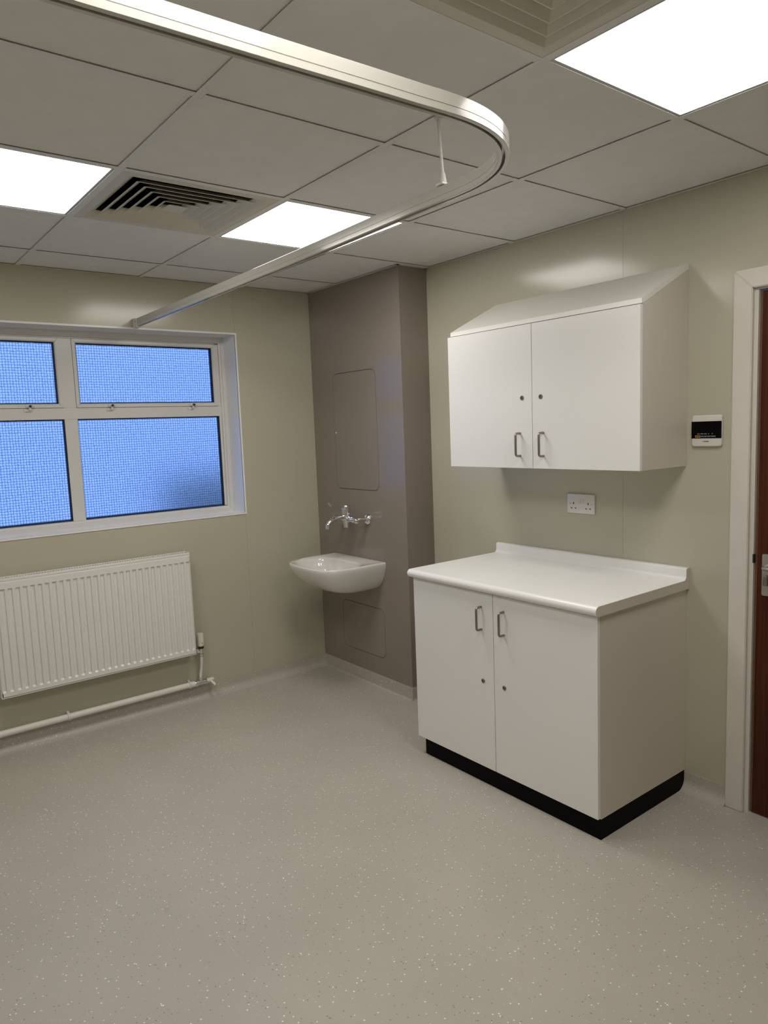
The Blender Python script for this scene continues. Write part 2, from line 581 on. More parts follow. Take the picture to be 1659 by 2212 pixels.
# ------------------------------------------------------------------ suspended ceiling
ceiling = tag(obj('ceiling', MB().box(XL, XW, YR, YW, H + 0.30, H + 0.36), M_DARK, smooth=False),
              'suspended ceiling of square mineral tiles in a white grid', kind='structure')
GX = [0.012 + 0.6 * k for k in range(-2, 3)]
GY = [0.012 + 0.6 * k for k in range(-4, 4)]
EX = [XL] + GX + [XW]
EY = [YR] + GY + [YW]
LIGHT_CELLS = [(-0.588, 0.612), (0.612, 0.612), (0.612, -1.188), (-0.588, -1.188)]
VENT_CELLS = [(0.012, 0.612), (0.012, -1.188)]
skip = {(round(a, 3), round(b, 3)) for a, b in LIGHT_CELLS + VENT_CELLS}
ZT = H + 0.0042
proto = None
for i in range(len(EX) - 1):
    for j in range(len(EY) - 1):
        x0, x1, y0, y1 = EX[i], EX[i + 1], EY[j], EY[j + 1]
        if (round(x0, 3), round(y0, 3)) in skip:
            continue
        full = abs(x1 - x0 - 0.6) < 1e-6 and abs(y1 - y0 - 0.6) < 1e-6
        e = 0.003
        if full and proto is not None:
            copy_part(proto, ceiling, ((x0 + x1) / 2, (y0 + y1) / 2, ZT + 0.0075))
            continue
        if i == len(EX) - 2 and y1 > YC:           # cut round the boxing
            mb = MB().box(x0 + e, XC - e, y0 + e, y1 - e, ZT, ZT + 0.015)
        else:
            mb = MB().box(x0 + e, x1 - e, y0 + e, y1 - e, ZT, ZT + 0.015)
        t = obj('ceiling_tile', mb, M_TILE, ceiling, smooth=False)
        if full and proto is None:
            proto = t


def tee(a, b, fixed, along):
    w = 0.012
    mb = MB()
    prof = [(-w, H), (w, H), (w, H + 0.0012), (0.0012, H + 0.0012), (0.0012, H + 0.034), (-0.0012, H + 0.034), (-0.0012, H + 0.0012), (-w, H + 0.0012)]
    if along == 'y':
        mb.loft([[(fixed + u, y, z) for u, z in prof] for y in (a, b)])
    else:
        mb.loft([[(x, fixed + u, z) for u, z in prof] for x in (a, b)])
    return obj('tee_bar', mb, M_TEE, ceiling, smooth=False)


for x in GX:
    tee(YR + 0.012, YW - 0.012, x, 'y')
for y in GY:                                         # cross tees between the main runners
    for i in range(len(EX) - 1):
        x0, x1 = EX[i] + 0.0125, EX[i + 1] - 0.0125
        if x1 > XC and y > YC:
            x1 = XC - 0.0125
        tee(x0, x1, y, 'x')
for (x0, x1, y0, y1) in ((XL, XL + 0.014, YR, YW), (XW - 0.014, XW, YR, YC), (XL, XC, YW - 0.012, YW), (XL, XW, YR, YR + 0.014),
                         (XC - 0.016, XC, YC - 0.016, YW), (XC - 0.016, XW, YC - 0.016, YC)):
    obj('wall_angle', MB().box(x0, x1, y0, y1, H - 0.0004, H + 0.0012), M_TILEEDGE, ceiling, smooth=False)

# LED panels
light_labels = ['square LED ceiling panel between the left picture edge and the louvred vent',
                'square LED ceiling panel partly hidden by the curtain track',
                'square LED ceiling panel nearest the door, at the top right',
                'square LED ceiling panel overhead, nearest the viewer']
lroot = None
for (x, y), lab in zip(LIGHT_CELLS, light_labels):
    c = (x + 0.3, y + 0.3, H)
    if lroot is None:
        lroot = thing('ceiling_light', c, lab, 'ceiling light', 'LED panels in the ceiling')
        a = 0.2975
        b = 0.2785
        mb = MB()
        out_l = [(c[0] - a, c[1] - a), (c[0] + a, c[1] - a), (c[0] + a, c[1] + a), (c[0] - a, c[1] + a)]
        in_l = [(c[0] - b, c[1] - b), (c[0] + b, c[1] - b), (c[0] + b, c[1] + b), (c[0] - b, c[1] + b)]
        mb.holed(out_l, [in_l], 'z', H + 0.0018, H + 0.012)
        obj('frame', mb, M_FRAMEW, lroot, smooth=False)
        obj('diffuser_panel', MB().box(c[0] - b, c[0] + b, c[1] - b, c[1] + b, H + 0.003, H + 0.010), M_LAMP, lroot, smooth=False)
    else:
        o = copy_tree(lroot, c)
        tag(o, lab)


# four-way louvred vents
def vent(x, y, label):
    c = (x + 0.3, y + 0.3)
    root = thing('ceiling_vent', (c[0], c[1], H), label, 'ceiling vent', 'four-way vents in the ceiling')

    def sq(h):
        return [(c[0] - h, c[1] - h), (c[0] + h, c[1] - h), (c[0] + h, c[1] + h), (c[0] - h, c[1] + h)]

    def sqz(h, z):
        return [(px, py, z) for px, py in sq(h)]
    fr = MB()
    # flat flange, then an inner lip turning up into the neck
    fr.loft([sqz(0.2965, H + 0.009), sqz(0.2965, H + 0.0016), sqz(0.262, H - 0.0016), sqz(0.254, H - 0.001), sqz(0.224, H + 0.017), sqz(0.224, H + 0.019),
             sqz(0.257, H + 0.006), sqz(0.262, H + 0.009)], loop=True)
    obj('frame', fr, M_VENT, root, smooth=False)
    for h in (0.2195, 0.1815, 0.1435, 0.1055, 0.0680):
        lv = MB()
        lv.loft([sqz(h, H - 0.0025), sqz(h - 0.003, H - 0.0025), sqz(h - 0.034, H + 0.0180), sqz(h - 0.0345, H + 0.0192), sqz(h - 0.0028, H - 0.0010), sqz(h, H - 0.0010)], loop=True)
        obj('louvre', lv, M_VENT, root, smooth=False)
    obj('centre_plate', MB().loft([sqz(0.0385, H - 0.002), sqz(0.014, H + 0.010)]), M_VENT, root, smooth=False)
    duct = MB()
    duct.loft([sqz(0.2225, H + 0.041), sqz(0.2225, H + 0.24), sqz(0.230, H + 0.24), sqz(0.230, H + 0.041)], loop=True)
    duct.box(c[0] - 0.23, c[0] + 0.23, c[1] - 0.23, c[1] + 0.23, H + 0.2405, H + 0.25)
    obj('duct_neck', duct, M_DARK, root, smooth=False)
    obj('spreader_bar', MB().box(c[0] - 0.2, c[0] + 0.2, c[1] - 0.010, c[1] + 0.010, H + 0.046, H + 0.052), M_DARK, root, smooth=False)
    return root


vent(0.012, 0.612, 'square louvred ceiling vent between two LED panels, dark slots showing')
vent(0.012, -1.188, 'louvred ceiling vent cut off by the top edge, beside the near LED panel')

# ------------------------------------------------------------------ window
win = thing('window_1', ((WX0 + WX1) / 2, YF, WZ0), 'white window of four obscured panes in a deep reveal', kind='structure')
# reveal linings
obj('reveal_lining', MB().box(WX1, WX1 + 0.010, YW - 0.003, YF + 0.06, WZ0 - 0.010, WZ1 + 0.010), M_REVEAL, win, smooth=False)
obj('reveal_lining', MB().box(WX0 - 0.010, WX0, YW - 0.003, YF + 0.06, WZ0 - 0.010, WZ1 + 0.010), M_REVEAL, win, smooth=False)
obj('reveal_lining', MB().box(WX0, WX1, YW - 0.003, YF + 0.06, WZ1, WZ1 + 0.010), M_REVEAL, win, smooth=False)
obj('window_sill', MB().box(WX0, WX1, YW - 0.004, YF + 0.06, WZ0 - 0.010, WZ0), M_REVEAL, win, smooth=False)


def frame_ring(x0, x1, z0, z1, steps, mtl, name, parent):
    """stepped profile swept round a rectangle: steps = (inset, y)"""
    mb = MB()
    rings = [[(x0 + i, y, z0 + i), (x1 - i, y, z0 + i), (x1 - i, y, z1 - i), (x0 + i, y, z1 - i)] for i, y in steps]
    mb.loft(rings, loop=True)
    return obj(name, mb, mtl, parent, smooth=False)


frame_ring(WX0, WX1, WZ0, WZ1,
           [(0.0, YF), (0.020, YF), (0.022, YF + 0.006), (0.032, YF + 0.008), (0.034, YF + 0.012), (0.038, YF + 0.055), (0.038, YF + 0.07), (0.0, YF + 0.07)],
           M_UPVC, 'window_frame', win)
TR0, TR1 = 1.646, 1.706         # transom
MUL0, MUL1 = 0.2085, 0.2735     # mullion
SZ0, SZ1 = TR1, 2.069           # top-light sashes
obj('transom', MB().box(WX0 + 0.034, WX1 - 0.034, YF + 0.010, YF + 0.068, TR0, TR1, 0.002), M_UPVC, win, smooth=False)
obj('mullion', MB().box(MUL0, MUL1, YF + 0.010, YF + 0.067, TR1, SZ1), M_UPVC, win, smooth=False)
obj('mullion', MB().box(MUL0, MUL1, YF + 0.010, YF + 0.067, WZ0 + 0.034, TR0), M_UPVC, win, smooth=False)


def light_pane(x0, x1, z0, z1, ins, yfront):
    """gasket + pane"""
    frame_ring(x0, x1, z0, z1, [(0, yfront + 0.003), (0.0035, yfront + 0.003), (0.0060, yfront + 0.014), (0.0060, yfront + 0.026), (0, yfront + 0.026)], M_GASKET, 'gasket', win)
    obj('pane', MB().box(x0 + 0.004, x1 - 0.004, yfront + 0.016, yfront + 0.021, z0 + 0.004, z1 - 0.004), M_GLASS, win, smooth=False)


XA0, XA1 = WX0 + 0.056, MUL0
XB0, XB1 = MUL1, WX1 - 0.056
for (x0, x1) in ((XA0, XA1), (XB0, XB1)):
    # opening top light: mitred sash of four rails with a bevelled inner bead
    sash = thing('top_light_sash', ((x0 + x1) / 2, YF, SZ0))
    sash.parent = win
    sash.location = ORG[sash] - ORG[win]
    s, q = 0.0215, 0.0012          # rail width, joint round the sash
    cs = [((x0 + q, SZ0 + q), (x0 + s, SZ0 + s)), ((x1 - q, SZ0 + q), (x1 - s, SZ0 + s)), ((x1 - q, SZ1 - q), (x1 - s, SZ1 - s)), ((x0 + q, SZ1 - q), (x0 + s, SZ1 - s))]
    for k in range(4):
        (o0, i0), (o1, i1) = cs[k], cs[(k + 1) % 4]
        gg = 0.0004
        # tiny joint at the mitres and against the frame
        def lerp(p, q, t):
            return (p[0] + (q[0] - p[0]) * t, p[1] + (q[1] - p[1]) * t)
        L_ = math.dist(o0, o1)
        o0b, o1b = lerp(o0, o1, 0.0007 / L_), lerp(o1, o0, 0.0007 / L_)
        i0b, i1b = lerp(i0, i1, 0.0007 / L_), lerp(i1, i0, 0.0007 / L_)
        cx_, cz_ = (x0 + x1) / 2, (SZ0 + SZ1) / 2
        mb = MB()
        ya, yb, yc = YF + 0.004, YF + 0.010, YF + 0.05
        mb.loft([[(o0b[0], yc, o0b[1]), (o0b[0], ya, o0b[1]), (lerp(o0b, i0b, .72)[0], ya, lerp(o0b, i0b, .72)[1]), (i0b[0], yb, i0b[1]), (i0b[0], yc, i0b[1])],
                 [(o1b[0], yc, o1b[1]), (o1b[0], ya, o1b[1]), (lerp(o1b, i1b, .72)[0], ya, lerp(o1b, i1b, .72)[1]), (i1b[0], yb, i1b[1]), (i1b[0], yc, i1b[1])]])
        obj('sash_rail', mb, M_UPVC, sash, smooth=False)
    light_pane(x0 + s, x1 - s, SZ0 + s, SZ1 - s, 0, YF + 0.012)
light_pane(WX0 + 0.050, MUL0, WZ0 + 0.038, TR0, 0, YF + 0.014)
light_pane(MUL1, WX1 - 0.050, WZ0 + 0.038, TR0, 0, YF + 0.014)
# narrow beads that close the lower lights against the outer frame
for x0, x1 in ((WX1 - 0.050, WX1 - 0.036), (WX0 + 0.036, WX0 + 0.050)):
    obj('glazing_bead', MB().box(x0, x1, YF + 0.012, YF + 0.045, WZ0 + 0.038, TR0), M_UPVC, win, smooth=False)
for x0, x1 in ((WX1 - 0.0556, WX1 - 0.036), (WX0 + 0.036, WX0 + 0.0556)):
    obj('glazing_bead', MB().box(x0, x1, YF + 0.010, YF + 0.045, TR1, WZ1 - 0.036), M_UPVC, win, smooth=False)
obj('head_bead', MB().box(WX0 + 0.036, WX1 - 0.036, YF + 0.010, YF + 0.045, SZ1 + 0.0006, WZ1 - 0.034), M_UPVC, win, smooth=False)

# catches on the top lights
for hx in (0.455, 0.924, 0.041, -0.44):
    h = obj('window_catch', MB().box(hx - 0.016, hx + 0.022, YF - 0.006, YF + 0.004, 1.7085, 1.7225, 0.002), M_UPVC, win)
    obj('catch_knob', MB().lathe((hx, YF - 0.006, 1.7155), (0, -1, 0), [(0, 0.0085), (0.012, 0.0075), (0.014, 0.006)], 16), M_UPVC, h)
    obj('lock_button', MB().lathe((hx, YF - 0.0201, 1.7155), (0, -1, 0), [(0, 0.0068), (0.003, 0.0062), (0.004, 0.004)], 16), M_BLACK, h)
    obj('catch_tongue', MB().box(hx - 0.006, hx + 0.006, YF - 0.012, YF - 0.006, 1.694, 1.711, 0.0015), M_UPVC, h)
    obj('keep_plate', MB().box(hx - 0.026, hx + 0.012, YF + 0.0055, YF + 0.0098, 1.687, 1.702, 0.001), M_UPVC, h)
    obj('screw', MB().lathe((hx + 0.015, YF - 0.006, 1.7165), (0, -1, 0), [(0, 0.0028), (0.0015, 0.0022)], 10), M_STEEL, h)

# outside: ground, boundary wall
tag(obj('ground_outside', MB().box(-12, 14, YO + 0.02, 9.0, -0.35, -0.30), M_GROUND, smooth=False), 'paved ground outside the window', kind='structure')
tag(obj('wall_outside', MB().box(3.0, 9.5, 8.0, 8.3, -0.30, 0.95), M_OUTWALL, smooth=False), 'boundary wall blurred behind the obscured glass', kind='structure')

# ------------------------------------------------------------------ door
door = thing('door_1', (XW, (DY0 + DY1) / 2, 0), 'dark mahogany door in a white painted frame', kind='structure')


def u_frame(y0, y1, z1, w, x0, x1, name, mtl, bev=0.0):
    """left jamb, right jamb and head of a door surround as three mitred pieces"""
    P = {'l': [(y1, 0), (y1 + w, 0), (y1 + w, z1 + w), (y1, z1)],
         'r': [(y0, 0), (y0 - w, 0), (y0 - w, z1 + w), (y0, z1)],
         'h': [(y1, z1), (y1 + w, z1 + w), (y0 - w, z1 + w), (y0, z1)]}
    for k in 'lrh':
        mb = MB().prism(P[k], 'x', x0, x1)
        if bev:
            bmesh.ops.bevel(mb.bm, geom=[e for e in mb.bm.edges], offset=bev, segments=2, affect='EDGES')
        obj(name, mb, mtl, door, smooth=bool(bev))


u_frame(DY0 + 0.014, DY1 + 0.014, DZ + 0.014 - 0.014, 0.068, XW - 0.019, XW + 0.002, 'architrave', M_GLOSSW, 0.003)
u_frame(DY0, DY1, DZ - 0.006, 0.029, XW - 0.0, XW + 0.118, 'door_frame', M_GLOSSW)
LX = XW + 0.010
leaf = obj('door_leaf', MB().box(LX, LX + 0.044, DY0 + 0.005, DY1 - 0.010, 0.006, DZ - 0.012), M_WOOD, door, smooth=False)
obj('lipping', MB().box(LX, LX + 0.044, DY1 - 0.0098, DY1 - 0.0035, 0.006, DZ - 0.012), M_LIP, leaf, smooth=False)
obj('strike_plate', MB().box(XW - 0.0012, XW + 0.012, DY1 - 0.003, DY1 + 0.0025, 0.985, 1.018), M_BLACK, door, smooth=False)
hp = obj('handle_plate', MB().prism(rrect(-0.606, -0.561, 0.866, 1.022, 0.006), 'x', LX - 0.008, LX), M_SATIN, leaf, smooth=False)
lev = [(LX - 0.008, -0.583, 0.977), (LX - 0.040, -0.583, 0.977), (LX - 0.050, -0.586, 0.977), (LX - 0.056, -0.595, 0.977), (LX - 0.057, -0.62, 0.976), (LX - 0.056, -0.69, 0.974)]
obj('door_lever', MB().tube(lev, [0.009, 0.008, 0.008, 0.008, 0.0085, 0.009], 14), M_SATIN, leaf)
obj('thumb_turn', MB().box(LX - 0.024, LX - 0.008, -0.588, -0.570, 0.905, 0.945, 0.004), M_STEEL, leaf)

# ------------------------------------------------------------------ cabinets
def d_handle(xf, y, z0, z1, parent):
    pr, rr, r = 0.030, 0.010, 0.005
    path = [(xf, y, z1 - r)]
    for k in range(6):
        a = math.pi / 2 * k / 5
        path.append((xf - pr + rr - rr * math.sin(a), y, z1 - r - rr + rr * math.cos(a)))
    for k in range(6):
        a = math.pi / 2 * k / 5
        path.append((xf - pr + rr - rr * math.cos(a), y, z0 + r + rr - rr * math.sin(a)))
    path.append((xf, y, z0 + r))
    return obj('handle', MB().tube(path, r, 12), M_STEEL, parent)


def cam_lock(xf, y, z, parent):
    o = obj('lock', MB().lathe((xf, y, z), (-1, 0, 0), [(0, 0.0098), (0.002, 0.0098), (0.0032, 0.0085), (0.0032, 0.0068), (0.0018, 0.0066), (0.0018, 0.0001)], 24), M_STEEL, parent)
    obj('keyhole', MB().box(xf - 0.0024, xf - 0.0012, y - 0.0012, y + 0.0012, z - 0.0042, z + 0.0042), M_BLACK, parent, smooth=False)
    return o


# base unit
BX, BF = 1.285, 1.267
Y0, Y1 = -0.270, 0.731
base = thing('base_cabinet', (1.56, 0.23, 0), 'white two-door base cabinet with a black plinth beneath the worktop', 'cabinet')
ZB, ZTOP = 0.085, 0.8475
XB = XW - 0.0005
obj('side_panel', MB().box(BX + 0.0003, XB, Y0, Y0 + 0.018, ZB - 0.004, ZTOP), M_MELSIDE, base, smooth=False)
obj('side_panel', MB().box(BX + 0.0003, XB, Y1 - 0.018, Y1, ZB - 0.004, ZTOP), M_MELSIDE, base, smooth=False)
obj('carcass', MB().box(BX + 0.002, XB - 0.002, Y0 + 0.018, Y1 - 0.018, ZB, ZTOP - 0.001), M_MEL, base, smooth=False)
ysm = 0.2335
for (a, b, hy, ly) in ((Y0, ysm - 0.0015, 0.174, 0.177), (ysm + 0.0015, Y1, 0.299, 0.296)):
    dr = obj('door', MB().box(BF, BX - 0.001, a, b, ZB, 0.8445, 0.0008, 1), M_MEL, base, smooth=False)
    d_handle(BF, hy, 0.682, 0.788, dr)
    cam_lock(BF, ly, 0.465, dr)
# plinth boards; the side one is rounded to clear the coved skirting
obj('plinth', MB().box(BX, BX + 0.016, Y0 + 0.0005, 0.700, 0.0006, ZB - 0.0045), M_PLINTH, base, smooth=False)
pr = [(BX + 0.0165, 0.0006), (XW - 0.050, 0.0006)]
for k in range(9):
    a = math.pi / 2 * k / 8
    pr.append((XW - 0.050 + 0.046 * math.sin(a), 0.047 - 0.0464 * math.cos(a)))
pr += [(XW - 0.004, ZB - 0.0045), (BX + 0.0165, ZB - 0.0045)]
obj('plinth', MB().prism(pr, 'y', Y0 + 0.0005, Y0 + 0.0165), M_PLINTH, base, smooth=False)
obj('plinth', MB().prism(pr, 'y', 0.684, 0.700), M_PLINTH, base, smooth=False)

# worktop with rounded nose and coved upstand
wt = thing('worktop', (1.55, 0.232, ZTOP), 'white postformed worktop with bullnose front and coved upstand', 'worktop')
zt, zb, xn, xu = 0.886, 0.8485, 1.243, 1.8385
prof = []
rn = (zt - zb) / 2
for k in range(11):
    a = math.radians(270 - 180 * k / 10)
    prof.append((xn + rn + rn * math.cos(a), zb + rn + rn * math.sin(a)))
rc = 0.016
for k in range(7):
    a = math.radians(270 + 90 * k / 6)
    prof.append((xu - rc + rc * math.cos(a), zt + rc + rc * math.sin(a)))
zu, ru = 0.9345, 0.009
for k in range(6):
    a = math.radians(180 - 90 * k / 5)
    prof.append((xu + ru + ru * math.cos(a), zu - ru + ru * math.sin(a)))
prof += [(XW - 0.0008, zu), (XW - 0.0008, zb)]
obj('top_slab', MB().prism(prof, 'y', -0.280, 0.745), M_TOP, wt, ang=30)
pe = [(x, z) for x, z in prof]
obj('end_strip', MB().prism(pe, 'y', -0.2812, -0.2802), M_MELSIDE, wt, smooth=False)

# wall unit with sloping top
WUX, WUF = 1.553, 1.535
V0, V1 = -0.265, 0.742
wu = thing('wall_cabinet', (1.70, 0.24, 1.342), 'white two-door wall cabinet with a sloping top', 'cabinet')
ZW0, ZW1, ZW2 = 1.342, 1.966, 2.116
sl = (ZW2 - ZW1) / (XW - WUX)
th = 0.020
side = [(WUX + 0.0006, ZW0), (XB, ZW0), (XB, ZW2 - th), (WUX + 0.0006, ZW1 - th)]
for a in (V0 + 0.0008, V1 - 0.0192 - 0.010):
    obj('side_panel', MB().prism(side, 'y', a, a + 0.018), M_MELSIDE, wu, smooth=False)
inner = [(WUX + 0.003, ZW0 + 0.002), (XB - 0.001, ZW0 + 0.002), (XB - 0.001, ZW2 - th - 0.002), (WUX + 0.003, ZW1 - th - 0.002)]
obj('carcass', MB().prism(inner, 'y', V0 + 0.019, V1 - 0.0295), M_MEL, wu, smooth=False)
top = [(WUX - 0.008, ZW1 - th + 0.0006), (WUX - 0.008, ZW1 - 0.001), (WUX - 0.005, ZW1), (XB, ZW2), (XB, ZW2 - th + 0.0006), (WUX, ZW1 - th + 0.0006)]
obj('sloping_top', MB().prism(top, 'y', V0, V1 - 0.010), M_MELTOP, wu, smooth=False)
ysw = 0.2395
for (a, b, hy, ly) in ((V0, ysw - 0.0015, 0.181, 0.193), (ysw + 0.0015, V1, 0.307, 0.293)):
    dr = obj('door', MB().box(WUF, WUX - 0.0012, a, b, ZW0, 1.9425, 0.0008, 1), M_MEL, wu, smooth=False)
    d_handle(WUF, hy, 1.390, 1.496, dr)
    cam_lock(WUF, ly, 1.640, dr)

# ------------------------------------------------------------------ socket and controller on the right wall
sk = thing('wall_socket', (XW, 0.2355, 1.117), 'white twin switched power socket below the wall cabinet', 'socket')
SY0, SY1, SZB, SZT = 0.162, 0.309, 1.117, 1.205
obj('face_plate', MB().box(XW - 0.0095, XW - 0.0003, SY0, SY1, SZB, SZT, 0.0025), M_WHITEPL, sk)
xs = XW - 0.0095


def sy(px):
    return SY1 - (px - 525) / 725 * 0.147


for px in (850, 935):
    obj('switch_rocker', MB().prism([(xs, 1.163), (xs - 0.0042, 1.1645), (xs - 0.0015, 1.182), (xs, 1.183)], 'y', sy(px) - 0.006, sy(px) + 0.006), M_WHITEPL, sk, smooth=False)
for ex in (698, 1088):
    obj('earth_slot', MB().box(xs - 0.0006, xs + 0.001, sy(ex) - 0.0022, sy(ex) + 0.0022, 1.1585, 1.1675), M_BLACK, sk, smooth=False)
    for dx in (-53, 53):
        obj('pin_slot', MB().box(xs - 0.0006, xs + 0.001, sy(ex + dx) - 0.0034, sy(ex + dx) + 0.0034, 1.1385, 1.1430), M_BLACK, sk, smooth=False)
for px in (600, 1178):
    obj('screw', MB().lathe((xs, sy(px), 1.1615), (-1, 0, 0), [(0, 0.0032), (0.0008, 0.0030)], 12), M_SATIN, sk)

ct = thing('climate_controller', (XW, -0.350, 1.418), 'square white wall controller with a black display beside the door frame', 'controller')
CY0, CY1, CZ0, CZ1 = -0.409, -0.291, 1.418, 1.538
xc_ = XW - 0.015
mb = MB()
rings = []
for (ins, x) in ((0.004, XW - 0.0003), (0.004, XW - 0.004), (0.0, XW - 0.0045), (0.0, XW - 0.011), (0.002, XW - 0.014), (0.005, xc_)):
    rings.append([(x, a, b) for a, b in rrect(CY0 + ins, CY1 - ins, CZ0 + ins, CZ1 - ins, 0.010 - ins * 0.4)])
mb.loft(rings)
obj('case', mb, M_WHITEPL, ct, ang=40)
scr = obj('display', MB().box(xc_ - 0.0012, xc_ + 0.008, CY0 + 0.0006, CY1 - 0.0006, 1.4495, 1.514), M_SCREEN, ct, smooth=False)


def cy(px):
    return CY1 - (px - 150) / 1195 * 0.118


def cz(py):
    return CZ1 - (py - 290) / 1250 * 0.120


xk = xc_ - 0.0014
for x0, x1 in ((400, 440), (455, 490), (535, 580), (590, 635), (670, 715), (730, 775)):
    obj('display_icon', MB().box(xk - 0.0003, xk, cy(x1), cy(x0), cz(1050), cz(1018)), M_ICON, scr, smooth=False)
for xx, flip in ((858, 1), (1000, -1)):
    a, b = cz(1032 - 24 * flip), cz(1032 + 20 * flip)
    obj('arrow_icon', MB().prism([(cy(xx + 20), b), (cy(xx - 20), b), (cy(xx), a)], 'x', xk - 0.0003, xk), M_ICON, scr, smooth=False)
obj('soft_key', MB().holed(rect(cy(522), cy(312), cz(1178), cz(1092)), [rect(cy(505), cy(425), cz(1152), cz(1118)), rect(cy(412), cy(330), cz(1152), cz(1118))], 'x', xk - 0.0003, xk), M_ORANGE, scr, smooth=False)
for x0, x1 in ((540, 665), (675, 785), (800, 930), (945, 1130)):
    obj('soft_key', MB().box(xk - 0.0003, xk, cy(x1), cy(x0), cz(1162), cz(1105)), M_KEYGREY, scr, smooth=False)
obj('maker_mark', MB().prism([(cy(608) , cz(1352)), (cy(640), cz(1352)), (cy(640), cz(1322)), (cy(625), cz(1318))], 'x', xc_ - 0.0004, xc_ + 0.001), M_PRINT, ct, smooth=False)
for k in range(7):
    x0 = 662 + k * 27.5
    obj('maker_mark', MB().box(xc_ - 0.0004, xc_ + 0.001, cy(x0 + 23), cy(x0), cz(1352), cz(1322)), M_PRINT, ct, smooth=False)

# ------------------------------------------------------------------ basin
bas = thing('wash_basin', (XC, 1.705, 0.58), 'white ceramic wall-hung wash basin on the taupe boxing', 'basin')
BYC, BW, BD, BZ = 1.705, 0.258, 0.405, 0.764
CXB = 1.455
NB = 96


def outer_r(th_):
    cx_, sx_ = math.cos(th_), math.sin(th_)
    lo_, hi_ = 0.0, 0.6
    for _ in range(40):
        r_ = (lo_ + hi_) / 2
        x = CXB + r_ * cx_
        v = r_ * sx_
        s = (XC - x) / BD
        inside = x <= XC and (abs(v / BW) ** 4 + max(s, 0) ** 4.6) <= 1
        if inside:
            lo_ = r_
        else:
            hi_ = r_
    return lo_


angs = []
cor = math.atan2(BW, XC - CXB)
for k in range(NB):
    angs.append(2 * math.pi * k / NB)
# snap the two angles nearest the back corners on to them
for target in (cor, 2 * math.pi - cor):
    i = min(range(NB), key=lambda q: abs(angs[q] - target))
    angs[i] = target
outer = []
for a in angs:
    r_ = outer_r(a)
    outer.append((min(CXB + r_ * math.cos(a), XC - 0.0004), BYC + r_ * math.sin(a)))
levels = [(0.764, 1, 1, 0), (0.756, 1.0, 1.0, 0), (0.742, .996, .992, 0), (0.715, .965, .955, 0), (0.690, .935, .905, 0), (0.664, .885, .845, 0),
          (0.640, .82, .775, 0), (0.618, .73, .69, 0), (0.602, .62, .585, 0), (0.591, .48, .46, 0), (0.584, .31, .30, 0), (0.5815, .12, .12, 0)]


def lip(ins, z):
    return [(min(x + (CXB - x) * ins / max(math.dist((x, y), (CXB, BYC)), 1e-6), XC - 0.0004) if x < XC - 0.001 else x,
             y + (BYC - y) * ins / max(math.dist((x, y), (CXB, BYC)), 1e-6), z) for x, y in outer]


def inner_ring(f, z, shift=0.0):
    out = []
    cxi = 1.432 + shift
    for a in angs:
        # superellipse bowl, flatter at the tap ledge
        ca, sa = math.cos(a), math.sin(a)
        n = 3.2
        ax_, ay_ = (0.138 if ca > 0 else 0.138), 0.224
        r_ = (abs(ca / ax_) ** n + abs(sa / ay_) ** n) ** (-1 / n)
        out.append((cxi + f * r_ * ca, BYC + f * r_ * sa, z))
    return out


rings = [[(XC - (XC - x) * dx, BYC + (y - BYC) * wy, z) for x, y in outer] for z, wy, dx, _ in levels[::-1]]
rings += [lip(0.002, BZ + 0.003), lip(0.006, BZ + 0.0048), lip(0.012, BZ + 0.0045)]
rings += [inner_ring(1.06, BZ + 0.001), inner_ring(1.0, BZ - 0.004), inner_ring(0.965, BZ - 0.014), inner_ring(0.92, BZ - 0.040, 0.004), inner_ring(0.85, BZ - 0.075, 0.010),
          inner_ring(0.72, BZ - 0.105, 0.02), inner_ring(0.5, BZ - 0.122, 0.03), inner_ring(0.25, BZ - 0.130, 0.035), inner_ring(0.06, BZ - 0.132, 0.035)]
obj('bowl', MB().loft(rings), M_CERAM, bas, ang=60)
obj('waste', MB().lathe((1.467, BYC, BZ - 0.1325), (0, 0, 1), [(0, 0.030), (0.004, 0.030), (0.005, 0.024), (0.002, 0.020), (0.002, 0.002)], 24), M_CHROME, bas)

# ------------------------------------------------------------------ tap
tap = thing('basin_tap', (XC, 1.705, 0.96), 'chrome wall-mounted lever mixer tap above the basin', 'tap')
TX, TZ = 1.585, 1.008
for fy in (1.597, 1.813):
    obj('wall_flange', MB().lathe((XC - 0.0005, fy, TZ), (-1, 0, 0), [(0, 0.032), (0.007, 0.032), (0.015, 0.028), (0.022, 0.018), (0.024, 0.013)], 28), M_CHROME, tap)
    obj('inlet_leg', MB().tube([(XC - 0.02, fy, TZ), (TX + 0.004, fy, TZ)], 0.0135, 16), M_CHROME, tap)
    obj('union_nut', MB().lathe((TX + 0.022, fy, TZ), (-1, 0, 0), [(0, 0.0145), (0.004, 0.0175), (0.036, 0.0175), (0.042, 0.014)], 20), M_CHROME, tap)
obj('cross_bar', MB().tube([(TX, 1.588, TZ), (TX, 1.600, TZ), (TX, 1.655, TZ + 0.002), (TX, 1.705, TZ + 0.004), (TX, 1.755, TZ + 0.002), (TX, 1.810, TZ), (TX, 1.822, TZ)],
                           [0.012, 0.0165, 0.0165, 0.019, 0.0165, 0.0165, 0.012], 18), M_CHROME, tap)
obj('valve_body', MB().lathe((TX, 1.705, 0.957), (0, 0, 1), [(0, 0.012), (0.003, 0.019), (0.022, 0.020), (0.03, 0.023), (0.062, 0.024), (0.072, 0.0265)], 28), M_CHROME, tap)
obj('control_head', MB().lathe((TX, 1.705, 1.0295), (0, 0, 1), [(0, 0.0255), (0.004, 0.0262), (0.058, 0.0262), (0.062, 0.024), (0.063, 0.018)], 28), M_CHROME, tap)
